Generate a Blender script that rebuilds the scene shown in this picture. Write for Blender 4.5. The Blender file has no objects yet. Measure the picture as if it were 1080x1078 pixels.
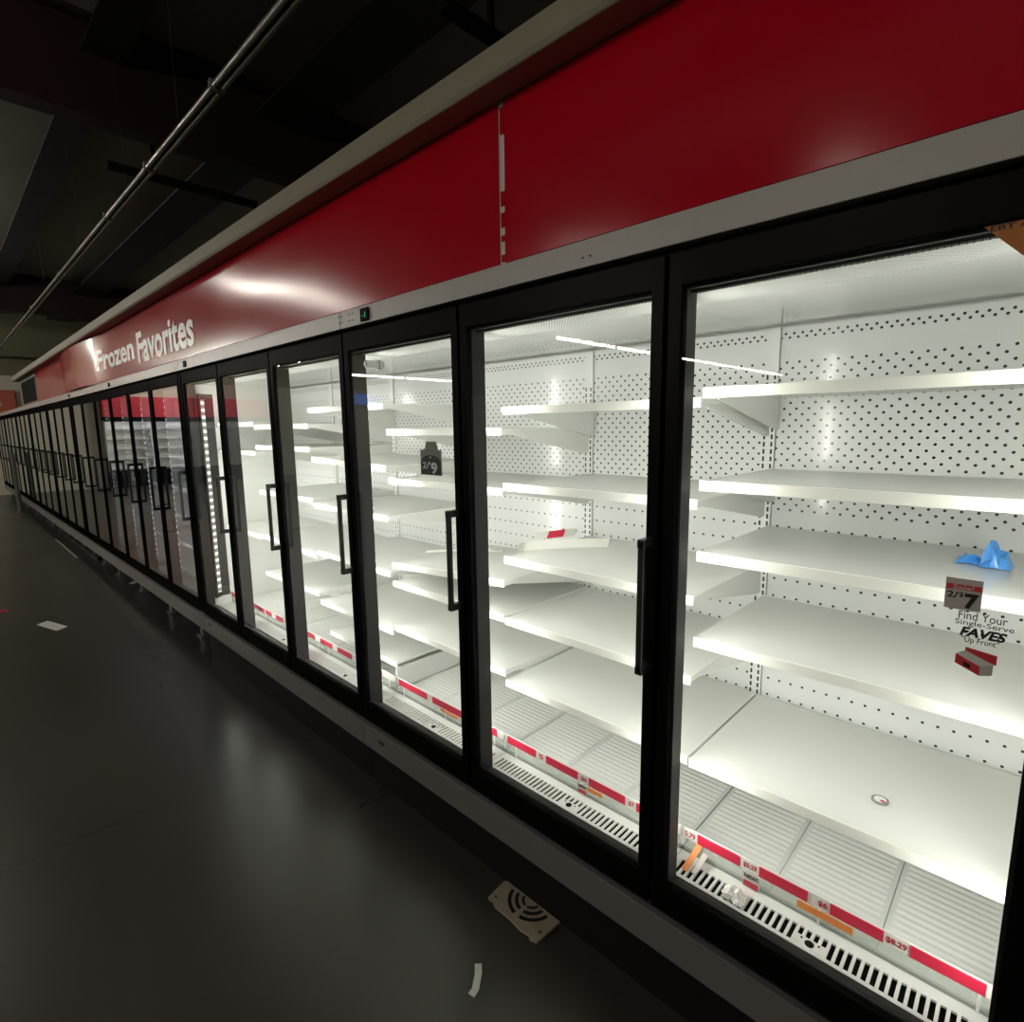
import bpy, math, random
from mathutils import Vector, Matrix
random.seed(7)
C = bpy.context.scene.collection
H = 1.68            # the eye is this far above the floor; heights below are written from eye level
FL = -H

# ------------------------------------------------------------------ materials
def mat(name):
    m = bpy.data.materials.new(name); m.use_nodes = True
    nt = m.node_tree; nt.nodes.clear()
    out = nt.nodes.new('ShaderNodeOutputMaterial')
    return m, nt, out

def N(nt, t, **kw):
    n = nt.nodes.new(t)
    for k, v in kw.items(): setattr(n, k, v)
    return n

def M_(nt, op, a, b=None, c=None):
    n = nt.nodes.new('ShaderNodeMath'); n.operation = op
    for i, v in enumerate((a, b, c)):
        if v is None: continue
        if isinstance(v, (int, float)): n.inputs[i].default_value = v
        else: nt.links.new(v, n.inputs[i])
    return n.outputs[0]

def pbr(name, col, rough=.5, metal=0., spec=.5, coat=0., var=.0, vscale=6., bump=0., bscale=40., rvar=0.):
    m, nt, out = mat(name)
    p = N(nt, 'ShaderNodeBsdfPrincipled')
    p.inputs['Base Color'].default_value = (*col, 1)
    p.inputs['Roughness'].default_value = rough
    p.inputs['Metallic'].default_value = metal
    p.inputs['Specular IOR Level'].default_value = spec
    p.inputs['Coat Weight'].default_value = coat
    p.inputs['Coat Roughness'].default_value = .08
    tc = N(nt, 'ShaderNodeNewGeometry')
    if var or rvar:
        nz = N(nt, 'ShaderNodeTexNoise'); nz.inputs['Scale'].default_value = vscale; nz.inputs['Detail'].default_value = 5
        nt.links.new(tc.outputs['Position'], nz.inputs['Vector'])
    if var:
        mx = N(nt, 'ShaderNodeMixRGB', blend_type='MIX')
        mx.inputs[1].default_value = (*[c*(1-var) for c in col], 1)
        mx.inputs[2].default_value = (*[min(1, c*(1+var)) for c in col], 1)
        nt.links.new(nz.outputs['Fac'], mx.inputs[0]); nt.links.new(mx.outputs[0], p.inputs['Base Color'])
    if rvar:
        nt.links.new(M_(nt, 'MULTIPLY_ADD', nz.outputs['Fac'], rvar*2, rough-rvar), p.inputs['Roughness'])
    if bump:
        b = N(nt, 'ShaderNodeBump'); b.inputs['Strength'].default_value = bump; b.inputs['Distance'].default_value = .01
        n2 = N(nt, 'ShaderNodeTexNoise'); n2.inputs['Scale'].default_value = bscale; n2.inputs['Detail'].default_value = 2
        nt.links.new(tc.outputs['Position'], n2.inputs['Vector'])
        nt.links.new(n2.outputs['Fac'], b.inputs['Height']); nt.links.new(b.outputs[0], p.inputs['Normal'])
    nt.links.new(p.outputs[0], out.inputs[0])
    return m

def matte(name, col, gl, rough):
    """flat black coating: diffuse with a little even sheen"""
    m, nt, out = mat(name)
    d = N(nt, 'ShaderNodeBsdfDiffuse'); d.inputs[0].default_value = (*col, 1)
    g = N(nt, 'ShaderNodeBsdfGlossy'); g.inputs['Roughness'].default_value = rough
    mx = N(nt, 'ShaderNodeMixShader'); mx.inputs[0].default_value = gl
    nt.links.new(d.outputs[0], mx.inputs[1]); nt.links.new(g.outputs[0], mx.inputs[2]); nt.links.new(mx.outputs[0], out.inputs[0])
    return m

def emit(name, col, s):
    m, nt, out = mat(name)
    e = N(nt, 'ShaderNodeEmission'); e.inputs[0].default_value = (*col, 1); e.inputs[1].default_value = s
    nt.links.new(e.outputs[0], out.inputs[0]); return m

def led(name, col, s, pitch=.05):
    """row of light modules along the height of the strip"""
    m, nt, out = mat(name)
    g = N(nt, 'ShaderNodeNewGeometry'); sp = N(nt, 'ShaderNodeSeparateXYZ'); nt.links.new(g.outputs['Position'], sp.inputs[0])
    f = M_(nt, 'FRACT', M_(nt, 'DIVIDE', sp.outputs[2], pitch))
    on = M_(nt, 'LESS_THAN', M_(nt, 'ABSOLUTE', M_(nt, 'SUBTRACT', f, .5)), .22)
    e = N(nt, 'ShaderNodeEmission'); e.inputs[0].default_value = (*col, 1)
    nt.links.new(M_(nt, 'MULTIPLY_ADD', on, s, .35), e.inputs[1])
    nt.links.new(e.outputs[0], out.inputs[0]); return m

def gridmask(nt, y, z, py, pz, oy, oz, r):
    """dots of radius r on a py x pz grid"""
    def ax(v, p, o):
        f = M_(nt, 'FRACT', M_(nt, 'DIVIDE', M_(nt, 'SUBTRACT', v, o - p*.5 - p*1000), p))
        return M_(nt, 'MULTIPLY', M_(nt, 'SUBTRACT', f, .5), p)
    a, b = ax(y, py, oy), ax(z, pz, oz)
    d = M_(nt, 'ADD', M_(nt, 'MULTIPLY', a, a), M_(nt, 'MULTIPLY', b, b))
    return M_(nt, 'LESS_THAN', d, r*r)

def perforated(name, col, rough):
    m, nt, out = mat(name)
    p = N(nt, 'ShaderNodeBsdfPrincipled'); p.inputs['Roughness'].default_value = rough
    p.inputs['Coat Weight'].default_value = .3; p.inputs['Coat Roughness'].default_value = .11
    g = N(nt, 'ShaderNodeNewGeometry'); sp = N(nt, 'ShaderNodeSeparateXYZ'); nt.links.new(g.outputs['Position'], sp.inputs[0])
    y = sp.outputs[1]; z = M_(nt, 'SUBTRACT', sp.outputs[2], H)
    P = .0384
    A = gridmask(nt, y, z, P, P, .658, .202, .0043)
    B = gridmask(nt, y, z, P, P, .639, .183, .0043)
    Cc = gridmask(nt, y, z, P, .063, .658, -.924, .0043)
    U = gridmask(nt, y, z, .026, .026, .667, .296, .0042)
    U2 = gridmask(nt, y, z, .026, .026, .654, .283, .0042)
    def band(v, lo, hi): return M_(nt, 'MULTIPLY', M_(nt, 'GREATER_THAN', z, lo), M_(nt, 'MULTIPLY', M_(nt, 'LESS_THAN', z, hi), v))
    tot = M_(nt, 'ADD', band(A, -.31, .215), band(B, -.285, .2))
    tot = M_(nt, 'ADD', tot, band(Cc, -1.2, -.315))
    tot = M_(nt, 'ADD', tot, band(M_(nt, 'MAXIMUM', U, U2), .276, .303))
    mx = N(nt, 'ShaderNodeMixRGB'); mx.inputs[1].default_value = (*col, 1); mx.inputs[2].default_value = (.012, .012, .012, 1)
    nt.links.new(M_(nt, 'MINIMUM', tot, 1), mx.inputs[0])
    nt.links.new(mx.outputs[0], p.inputs['Base Color']); nt.links.new(p.outputs[0], out.inputs[0]); return m

def slotted(name, col, rough):
    m, nt, out = mat(name)
    p = N(nt, 'ShaderNodeBsdfPrincipled'); p.inputs['Roughness'].default_value = rough; p.inputs['Coat Weight'].default_value = .25
    tc = N(nt, 'ShaderNodeTexCoord'); sp = N(nt, 'ShaderNodeSeparateXYZ'); nt.links.new(tc.outputs['Object'], sp.inputs[0])
    a = M_(nt, 'LESS_THAN', M_(nt, 'ABSOLUTE', M_(nt, 'SUBTRACT', M_(nt, 'ABSOLUTE', sp.outputs[1]), .0125)), .0035)
    b = M_(nt, 'LESS_THAN', M_(nt, 'FRACT', M_(nt, 'DIVIDE', sp.outputs[2], .0254)), .66)
    t = M_(nt, 'MULTIPLY', M_(nt, 'MULTIPLY', a, b), M_(nt, 'LESS_THAN', sp.outputs[2], H + .17))
    mx = N(nt, 'ShaderNodeMixRGB'); mx.inputs[1].default_value = (*col, 1); mx.inputs[2].default_value = (.012, .012, .012, 1)
    nt.links.new(t, mx.inputs[0]); nt.links.new(mx.outputs[0], p.inputs['Base Color'])
    nt.links.new(p.outputs[0], out.inputs[0]); return m

def honeycomb(name):
    m, nt, out = mat(name)
    p = N(nt, 'ShaderNodeBsdfPrincipled'); p.inputs['Roughness'].default_value = .5
    g = N(nt, 'ShaderNodeNewGeometry'); sp = N(nt, 'ShaderNodeSeparateXYZ'); nt.links.new(g.outputs['Position'], sp.inputs[0])
    k = M_(nt, 'MAXIMUM', gridmask(nt, sp.outputs[1], sp.outputs[0], .011, .013, 0, 0, .0036),
           gridmask(nt, sp.outputs[1], sp.outputs[0], .011, .013, .0055, .0065, .0036))
    mx = N(nt, 'ShaderNodeMixRGB'); mx.inputs[1].default_value = (.82, .83, .79, 1); mx.inputs[2].default_value = (.30, .31, .30, 1)
    nt.links.new(k, mx.inputs[0]); nt.links.new(mx.outputs[0], p.inputs['Base Color']); nt.links.new(p.outputs[0], out.inputs[0]); return m

def glass(name, tint, boost, ior=1.5):
    m, nt, out = mat(name)
    tr = N(nt, 'ShaderNodeBsdfTransparent'); tr.inputs[0].default_value = (*tint, 1)
    gl = N(nt, 'ShaderNodeBsdfGlossy'); gl.inputs['Roughness'].default_value = 0.0
    fr = N(nt, 'ShaderNodeFresnel'); fr.inputs[0].default_value = ior
    g = N(nt, 'ShaderNodeNewGeometry')
    f = M_(nt, 'MINIMUM', M_(nt, 'MULTIPLY', fr.outputs[0], boost), 1)
    f = M_(nt, 'MULTIPLY', f, M_(nt, 'SUBTRACT', 1, g.outputs['Backfacing']))
    mx = N(nt, 'ShaderNodeMixShader'); nt.links.new(f, mx.inputs[0]); nt.links.new(tr.outputs[0], mx.inputs[1]); nt.links.new(gl.outputs[0], mx.inputs[2])
    nt.links.new(mx.outputs[0], out.inputs[0]); return m

def clear_plastic(name, a):
    m, nt, out = mat(name)
    tr = N(nt, 'ShaderNodeBsdfTransparent'); tr.inputs[0].default_value = (.93, .95, .93, 1)
    gl = N(nt, 'ShaderNodeBsdfPrincipled'); gl.inputs['Base Color'].default_value = (.8, .82, .8, 1); gl.inputs['Roughness'].default_value = .15
    mx = N(nt, 'ShaderNodeMixShader'); mx.inputs[0].default_value = a
    nt.links.new(tr.outputs[0], mx.inputs[1]); nt.links.new(gl.outputs[0], mx.inputs[2]); nt.links.new(mx.outputs[0], out.inputs[0]); return m

def floor_mat():
    m, nt, out = mat('polished_concrete')
    p = N(nt, 'ShaderNodeBsdfPrincipled'); g = N(nt, 'ShaderNodeNewGeometry')
    sp = N(nt, 'ShaderNodeSeparateXYZ'); nt.links.new(g.outputs['Position'], sp.inputs[0])
    n1 = N(nt, 'ShaderNodeTexNoise'); n1.inputs['Scale'].default_value = .8; n1.inputs['Detail'].default_value = 6; n1.inputs['Roughness'].default_value = .6
    n2 = N(nt, 'ShaderNodeTexNoise'); n2.inputs['Scale'].default_value = 14; n2.inputs['Detail'].default_value = 4
    for n in (n1, n2): nt.links.new(g.outputs['Position'], n.inputs['Vector'])
    cr = N(nt, 'ShaderNodeValToRGB'); cr.color_ramp.elements[0].position = .2; cr.color_ramp.elements[1].position = .85
    cr.color_ramp.elements[0].color = (.037, .036, .028, 1); cr.color_ramp.elements[1].color = (.052, .051, .040, 1)
    nt.links.new(M_(nt, 'MULTIPLY_ADD', n2.outputs['Fac'], .25, M_(nt, 'MULTIPLY', n1.outputs['Fac'], .78)), cr.inputs[0])
    # saw-cut joints across the aisle
    f = M_(nt, 'FRACT', M_(nt, 'DIVIDE', M_(nt, 'SUBTRACT', sp.outputs[1], 2.762 - 61 - .004), 6.1))
    j = M_(nt, 'LESS_THAN', f, .008/6.1)
    mx = N(nt, 'ShaderNodeMixRGB'); mx.inputs[2].default_value = (.02, .02, .017, 1)
    nt.links.new(j, mx.inputs[0]); nt.links.new(cr.outputs[0], mx.inputs[1]); nt.links.new(mx.outputs[0], p.inputs['Base Color'])
    nt.links.new(M_(nt, 'MULTIPLY_ADD', n1.outputs['Fac'], .2, .2), p.inputs['Roughness'])
    b = N(nt, 'ShaderNodeBump'); b.inputs['Strength'].default_value = .05; b.inputs['Distance'].default_value = .01
    nt.links.new(n2.outputs['Fac'], b.inputs['Height']); nt.links.new(b.outputs[0], p.inputs['Normal'])
    nt.links.new(p.outputs[0], out.inputs[0]); return m

LEDCOL = (1., .985, .88)
LEDCOOL = (.93, .96, 1.)
K = {}
K['enamel'] = pbr('white_enamel', (.74, .75, .72), .3, coat=.25, var=.03, vscale=3)
K['gloss'] = pbr('glossy_white_ceiling', (.74, .75, .72), .14, coat=1.)
K['shelf'] = pbr('shelf_enamel', (.76, .77, .735), .22, coat=.6, var=.03, vscale=5)
K['lip'] = pbr('shelf_lip_plastic', (.74, .74, .68), .4)
K['perf'] = perforated('perforated_white_panel', (.72, .73, .72), .3)
K['slot'] = slotted('slotted_white_upright', (.74, .75, .74), .3)
K['honey'] = honeycomb('honeycomb_air_outlet')
K['black'] = matte('black_anodised', (.0025, .0025, .0025), .008, .35)
K['blackgloss'] = pbr('black_satin_handle', (.006, .006, .006), .35)
K['jamb'] = pbr('dark_grey_jamb', (.022, .023, .022), .45, spec=.15)
K['kick'] = pbr('black_kick', (.006, .006, .006), .7, spec=.2)
K['trim'] = pbr('light_grey_painted_metal', (.50, .475, .445), .38, var=.05, vscale=30)
K['apron'] = pbr('mid_grey_painted_metal', (.15, .147, .138), .45, var=.05, vscale=20)
K['red'] = pbr('red_vinyl', (.50, .001, .014), .17, spec=.2, var=.04, vscale=2, bump=.12, bscale=1.6, rvar=.04)
K['redrail'] = pbr('red_price_paper', (.62, .018, .06), .4)
K['whitepaper'] = pbr('white_paper', (.78, .77, .72), .6)
K['letter'] = pbr('white_letter_vinyl', (.82, .70, .66), .35)
K['beige'] = pbr('beige_paint', (.30, .27, .19), .6, var=.06, vscale=4)
K['beigelo'] = pbr('pale_beige_paint', (.62, .58, .47), .55, var=.04, vscale=3)
K['olive'] = pbr('olive_beige_paint', (.20, .185, .11), .65, var=.05, vscale=2)
K['maroon'] = pbr('maroon_primer_steel', (.035, .010, .010), .55, var=.2, vscale=3)
K['purlin'] = pbr('dark_galvanised_steel', (.03, .03, .028), .6, var=.15, vscale=4)
K['deck'] = pbr('foil_faced_insulation', (.42, .40, .35), .5, var=.15, vscale=2, bump=.4, bscale=3)
K['tube'] = pbr('galvanised_fixture', (.40, .39, .36), .3, metal=.5, var=.1, vscale=10)
K['lamp'] = emit('fluorescent_tube', (1., .94, .84), 52)
K['lampfill'] = emit('boosted_fill_tube', (1., .96, .86), 150)  # stronger tube for the added fill lamps near the far wall
K['shelffill'] = emit('shelf_fill_glow', (.97, .98, 1.), 16)  # glow added to lift the far shelving
K['led'] = led('led_modules', LEDCOL, 17)
K['ledend'] = led('led_modules_end', LEDCOL, 1.3)
K['ledcool'] = led('led_modules_cool', LEDCOOL, 5.)
K['ledfar'] = led('led_modules_warm', (1., .95, .82), 5)
K['glass'] = glass('door_glass', (.97, .98, .97), .95)
K['glassfog'] = glass('frosted_old_door_glass', (.82, .83, .84), 2.3, 1.6)
K['dark'] = pbr('dark_void', (.008, .008, .008), .9, spec=.1)
K['clear'] = clear_plastic('clear_rail_plastic', .22)
K['ink'] = pbr('black_ink', (.012, .012, .012), .5)
K['redink'] = pbr('red_ink', (.45, .03, .05), .5)
K['orange'] = pbr('orange_sticker', (.80, .25, .05), .5)
K['brownorange'] = pbr('orange_window_sticker', (.50, .17, .02), .45)
K['card'] = pbr('price_card', (.58, .54, .50), .5)
K['cardred'] = pbr('price_card_red', (.70, .05, .06), .5)
K['greyclip'] = pbr('grey_tag_clip', (.25, .24, .23), .5)
K['tagwhite'] = pbr('tag_white_print', (.85, .85, .85), .5)
K['green'] = emit('green_display', (.12, .75, .4), .6)
K['bluefilm'] = pbr('blue_film', (.06, .30, .75), .3, coat=.3, var=.3, vscale=60)
K['cardboard'] = pbr('tan_plastic', (.36, .31, .235), .6, var=.15, vscale=20)
K['chrome'] = pbr('satin_chrome', (.55, .55, .55), .25, metal=.9)
K['floor'] = floor_mat()
K['roomwall'] = pbr('dim_room_wall', (.22, .21, .18), .7, var=.05, vscale=2)
K['redfar'] = pbr('orange_red_sign', (.55, .13, .07), .45)
K['shelfwhite'] = pbr('white_shelving', (.80, .82, .80), .4)
K['redhdr'] = pbr('red_header', (.55, .01, .03), .35)
K['grey'] = pbr('grey_post_paint', (.12, .12, .105), .5)
K['blue'] = emit('blue_lit_window', (.15, .35, 1.), 2.0)

# ------------------------------------------------------------------ geometry
class MB:
    def __init__(s): s.v = []; s.f = []
    def box(s, x0, x1, y0, y1, z0, z1):
        b = len(s.v)
        s.v += [(x0,y0,z0),(x1,y0,z0),(x1,y1,z0),(x0,y1,z0),(x0,y0,z1),(x1,y0,z1),(x1,y1,z1),(x0,y1,z1)]
        s.f += [tuple(b+i for i in q) for q in ((0,3,2,1),(4,5,6,7),(0,1,5,4),(1,2,6,5),(2,3,7,6),(3,0,4,7))]
        return s
    def frame(s, x0, x1, y0, y1, z0, z1, iy0, iy1, iz0, iz1):
        """rectangular ring in the YZ plane with depth x0..x1"""
        b = len(s.v)
        for x in (x0, x1):
            s.v += [(x,y0,z0),(x,y1,z0),(x,y1,z1),(x,y0,z1),(x,iy0,iz0),(x,iy1,iz0),(x,iy1,iz1),(x,iy0,iz1)]
        for i in range(4):
            j = (i+1) % 4
            s.f += [(b+i,b+j,b+4+j,b+4+i)[::-1], (b+8+i,b+8+j,b+12+j,b+12+i), (b+i,b+j,b+8+j,b+8+i), (b+4+i,b+4+j,b+12+j,b+12+i)[::-1]]
        return s
    def prism(s, pts, axis, a0, a1):
        """closed 2D outline extruded along an axis ('x': pts are y,z; 'y': x,z; 'z': x,y)"""
        b = len(s.v); n = len(pts)
        def mk(p, a): return (a,p[0],p[1]) if axis == 'x' else (p[0],a,p[1]) if axis == 'y' else (p[0],p[1],a)
        s.v += [mk(p, a0) for p in pts] + [mk(p, a1) for p in pts]
        s.f += [tuple(b+i for i in range(n))[::-1], tuple(b+n+i for i in range(n))]
        s.f += [(b+i, b+(i+1)%n, b+n+(i+1)%n, b+n+i) for i in range(n)]
        return s
    def tube(s, p, q, r, n=12):
        p, q = Vector(p), Vector(q); d = (q-p).normalized()
        u = d.orthogonal().normalized(); w = d.cross(u); b = len(s.v)
        for c in (p, q):
            for i in range(n):
                a = 2*math.pi*i/n; s.v.append(tuple(c + u*math.cos(a)*r + w*math.sin(a)*r))
        s.f += [tuple(b+i for i in range(n))[::-1], tuple(b+n+i for i in range(n))]
        s.f += [(b+i, b+(i+1)%n, b+n+(i+1)%n, b+n+i) for i in range(n)]
        return s
    def grid(s, fn, nu, nv, thick=None):
        """surface fn(u,v); with thick (a vector) a closed sheet of that thickness"""
        b = len(s.v); m = (nu+1)*(nv+1)
        P = [Vector(fn(i/nu, j/nv)) for j in range(nv+1) for i in range(nu+1)]
        s.v += [tuple(p) for p in P]
        idx = lambda i, j: b + j*(nu+1) + i
        for j in range(nv):
            for i in range(nu): s.f.append((idx(i,j), idx(i+1,j), idx(i+1,j+1), idx(i,j+1)))
        if thick is not None:
            t = Vector(thick); s.v += [tuple(p+t) for p in P]
            for j in range(nv):
                for i in range(nu): s.f.append(tuple(m+k for k in (idx(i,j), idx(i+1,j), idx(i+1,j+1), idx(i,j+1)))[::-1])
            ring = [idx(i,0) for i in range(nu)] + [idx(nu,j) for j in range(nv)] + [idx(i,nv) for i in range(nu,0,-1)] + [idx(0,j) for j in range(nv,0,-1)]
            for k in range(len(ring)):
                a, c = ring[k], ring[(k+1) % len(ring)]
                s.f.append((a, c, c+m, a+m))
        return s

ORG = {}
def tag(o, label=None, cat=None, group=None, kind=None):
    for k, v in (('label', label), ('category', cat), ('group', group), ('kind', kind)):
        if v: o[k] = v
    return o

def thing(name, x, y, z, label, cat, group=None):
    o = bpy.data.objects.new(name, None); C.objects.link(o)
    o.empty_display_size = .1
    o.location = (x, y, z + H); ORG[o] = Vector((x, y, z + H))
    return tag(o, label, cat, group)

def obj(name, mb, m, parent=None, bevel=0., smooth=False, origin=None, recalc=True):
    """one mesh object from eye-level coordinates; the origin is the parent's, or the one asked for"""
    o0 = Vector((origin[0], origin[1], origin[2] + H)) if origin is not None else (ORG[parent] if parent is not None else Vector((0, 0, 0)))
    me = bpy.data.meshes.new(name)
    me.from_pydata([(v[0]-o0.x, v[1]-o0.y, v[2]+H-o0.z) for v in mb.v], [], mb.f)
    if recalc:
        import bmesh
        bm = bmesh.new(); bm.from_mesh(me); bmesh.ops.recalc_face_normals(bm, faces=bm.faces); bm.to_mesh(me); bm.free()
    me.materials.append(K[m] if isinstance(m, str) else m)
    if smooth:
        for p in me.polygons: p.use_smooth = True
        me.set_sharp_from_angle(angle=math.radians(40))
    o = bpy.data.objects.new(name, me); C.objects.link(o)
    ORG[o] = o0
    if parent is not None:
        o.parent = parent; o.location = o0 - ORG[parent]
    else: o.location = o0
    if bevel:
        b = o.modifiers.new('bevel', 'BEVEL'); b.width = bevel; b.segments = 2; b.limit_method = 'ANGLE'; b.angle_limit = math.radians(50)
    return o

def text2d(s, ext=.0, bold=0., shear=0.):
    cu = bpy.data.curves.new('t', 'FONT'); cu.body = s; cu.extrude = .02; cu.offset = bold; cu.shear = shear; cu.resolution_u = 3
    cu.align_x = 'LEFT'
    o = bpy.data.objects.new('t', cu); C.objects.link(o)
    dg = bpy.context.evaluated_depsgraph_get(); dg.update()
    me = bpy.data.meshes.new_from_object(o.evaluated_get(dg))
    v = [tuple(p.co) for p in me.vertices]; f = [tuple(p.vertices) for p in me.polygons]
    bpy.data.objects.remove(o); bpy.data.curves.remove(cu); bpy.data.meshes.remove(me)
    x0 = min(p[0] for p in v); x1 = max(p[0] for p in v); y0 = min(p[1] for p in v); y1 = max(p[1] for p in v)
    return [((p[0]-x0)/(x1-x0), (p[1]-y0)/(y1-y0), p[2]/.02) for p in v], f

def lettering(mb, s, y_left, y_right, z0, z1, x, t=.001, bold=.0, shear=0., tilt=0., bend=None):
    """letters on a plane that faces the aisle; reads from y_left (far) to y_right (near)"""
    v, f = text2d(s, bold=bold, shear=shear); b = len(mb.v)
    for (u, w, e) in v:
        yy = y_left + (y_right-y_left)*u; zz = z0 + (z1-z0)*w + tilt*u
        xx = x if bend is None else x + bend(yy, zz)
        mb.v.append((xx - t*(e+1)*.5, yy, zz))
    mb.f += [tuple(b+i for i in q) for q in f]
    return mb

def flat_text(mb, s, origin, ux, uy, w, h, n, t=.0006, bold=0., shear=0.):
    v, f = text2d(s, bold=bold, shear=shear); b = len(mb.v)
    o, ux, uy, n = Vector(origin), Vector(ux), Vector(uy), Vector(n)
    mb.v += [tuple(o + ux*(a*w) + uy*(c*h) + n*(t*(e+1)*.5)) for (a, c, e) in v]
    mb.f += [tuple(b+i for i in q) for q in f]
    return mb

# ------------------------------------------------------------------ the setting
D = 1.28           # plane of the freezer fronts
XF, XB = 1.468, 2.03
FARY = 20.6
LW, RW, NW = -26., 5.2, -7.
def struct(name, mb, m, **kw): return tag(obj(name, mb, m, **kw), kind='structure')
struct('floor', MB().box(LW-.1, RW+.1, NW-.1, FARY+.1, FL-.1, FL), 'floor')
struct('ceiling', MB().box(LW-.1, RW+.1, NW-.1, FARY+.1, 3.42, 3.5), 'deck')
struct('wall_left', MB().box(LW-.2, LW, NW-.1, FARY+.1, FL, 3.42), 'roomwall')
struct('wall_right', MB().box(RW, RW+.2, NW-.1, FARY+.1, FL, 3.42), 'roomwall')
struct('wall_near', MB().box(LW, RW, NW-.2, NW, FL, 3.42), 'roomwall')
struct('wall_far', MB().box(LW, RW, FARY, FARY+.2, FL, 1.55), 'beigelo')
struct('trim_1', MB().box(LW, RW, FARY-.04, FARY+.2, 1.552, 3.42), 'olive')          # olive band above the far wall

def soffit():
    # bulkhead over the freezers and its stepped beige cornice
    struct('wall_soffit', MB().box(D+.022, 2.3, -3.2, 13.9, .495, .95), 'beige')
    mb = MB().prism([(1.192,.948),(2.3,.952),(2.3,1.02),(1.19,1.034),(1.184,.962)], 'y', -3.2, 14.1)
    struct('trim_2', mb, 'beige', bevel=.004)
soffit()
def recess():
    struct('trim_3', MB().frame(D-.004, D+.018, 11.75, 13.9, .495, .93, 11.8, 13.7, .52, .9), 'apron')
    struct('dark_opening_panel', MB().box(D+.005, D+.018, 11.8, 13.7, .52, .9), 'dark')  # flat dark panel stands in for the unlit opening
recess()

for i, y in enumerate((-4.3, 6.1, 16.5)):
    mb = MB().box(LW, RW, y-.012, y+.012, 2.62, 3.38).box(LW, RW, y-.11, y+.11, 2.6, 2.622).box(LW, RW, y-.11, y+.11, 3.36, 3.40)
    tag(obj('roof_beam', mb, 'maroon'), ['dark maroon steel roof beam behind the viewer', 'dark maroon steel I-beam crossing the ceiling nearest overhead',
        'dark maroon steel I-beam crossing the ceiling farther down the aisle'][i], 'beam', kind='structure')
for i, (x0, x1) in enumerate(((1.24, 1.54), (2.64, 3.2), (-1.4, -1.1), (-2.9, -2.6))):
    mb = MB().box(x0, x1, NW, FARY, 3.13, 3.16).box(x1-.03, x1, NW, FARY, 3.16, 3.4)
    tag(obj('roof_purlin', mb, 'purlin'), None, None, kind='structure')
for i, (x0, x1, y, z) in enumerate(((1.54, 3.0, 7.02, 2.6), (2.55, 3.35, 3.0, 2.6))):
    o = tag(obj('steel_strut', MB().box(x0, x1, y-.05, y+.05, z, z+.06).box(x0+.4, x0+.44, y-.02, y+.02, z+.06, 3.42), 'dark', bevel=.004),
        ['black steel strut hanging across the ceiling beyond the nearest maroon beam', 'short black steel strut ending above the cornice in front of the beam'][i], 'strut', kind='structure')

# unlit strip fixture run under the roof, above the aisle
ys = [1.2, 3.76, 5.22, 6.66, 9.42, 12.2, 15., 17.8, 20.5]
for i in range(len(ys)-1):
    a, b = ys[i]+.012, ys[i+1]-.012
    t = thing('strip_fixture', 1.43, a, 2.0, 'unlit twin rail strip fixture under the roof, %s of the row' %
              ['nearest piece', 'second piece', 'third piece', 'fourth piece', 'fifth piece', 'sixth piece', 'seventh piece', 'farthest piece'][i], 'light fixture', 'unlit strip fixtures')
    obj('housing', MB().prism([(1.405,2.03),(1.455,2.03),(1.448,2.055),(1.412,2.055)], 'y', a, b), 'purlin', t)
    obj('rail', MB().tube((1.408, a, 2.018), (1.408, b, 2.018), .016), 'tube', t, smooth=True)
    obj('rail', MB().tube((1.456, a, 2.018), (1.456, b, 2.018), .016), 'tube', t, smooth=True)
    obj('end_cap', MB().box(1.39, 1.474, a-.01, a+.03, 2.0, 2.06), 'tube', t, bevel=.004)
    obj('hanger', MB().tube((1.43, (a+b)/2, 2.05), (1.43, (a+b)/2, 3.45), .0025, 6), 'purlin', t)

# lit strip lamps over the store: some seen in reflections, some added as fill
def lamp(x0, x1, y, label, z=2.0, tm='lamp', hw=.03):
    t = thing('strip_lamp', (x0+x1)/2, y, z, label, 'lamp', 'lit strip lamps')
    obj('housing', MB().prism([(y-hw,z+.09),(y-hw*.7,z+.045),(y+hw*.7,z+.045),(y+hw,z+.09)], 'x', x0, x1), 'trim', t)
    obj('tube', MB().tube((x0+.03, y, z), (x1-.03, y, z), .035), tm, t, smooth=True)
    obj('hanger', MB().tube(((x0+x1)/2, y, z+.09), ((x0+x1)/2, y, 3.45), .003, 6), 'purlin', t)
for i, (a, b) in enumerate(((-2.6, -.5), (-10., -7.6), (-12.5, -10.1), (-15., -12.6), (-17.5, -15.1), (-20., -17.6), (-22.5, -20.1))):
    lamp(a, b, 8.3, 'lit strip lamp hanging across the aisle row, number %s from the freezers' % ['one', 'two', 'three', 'four', 'five', 'six', 'seven'][i], hw=.16 if i == 0 else .03)  # first housing widened to shade the roof; the rest kept narrow for uplight
for i, y in enumerate((-4.5, -1.5, 1.5, 4.5)):
    lamp(-5.15, -3.1, y, 'added fill strip lamp over the middle of the store, number %s from the near wall' % ['one', 'two', 'three', 'four'][i])  # unseen lamps added for ambient light on the freezer fronts
for i, (a, b) in enumerate(((-5.3, -3.5), (-11., -8.6), (-13.5, -11.1))):
    lamp(a, b, 19.0, 'lit strip lamp by the far wall, number %s from the freezers' % ['one', 'two', 'three'][i], tm='lampfill' if i == 0 else 'lamp')  # first lamp added and made brighter to fill the far wall
lamp(-5.3, -3.5, 17.6, 'added bright fill lamp between the two rows near the far wall', tm='lampfill')  # this lamp and the next are added to brighten the far wall
lamp(-5.3, -3.5, 16.2, 'added bright fill lamp one row before the far wall', tm='lampfill')

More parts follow.
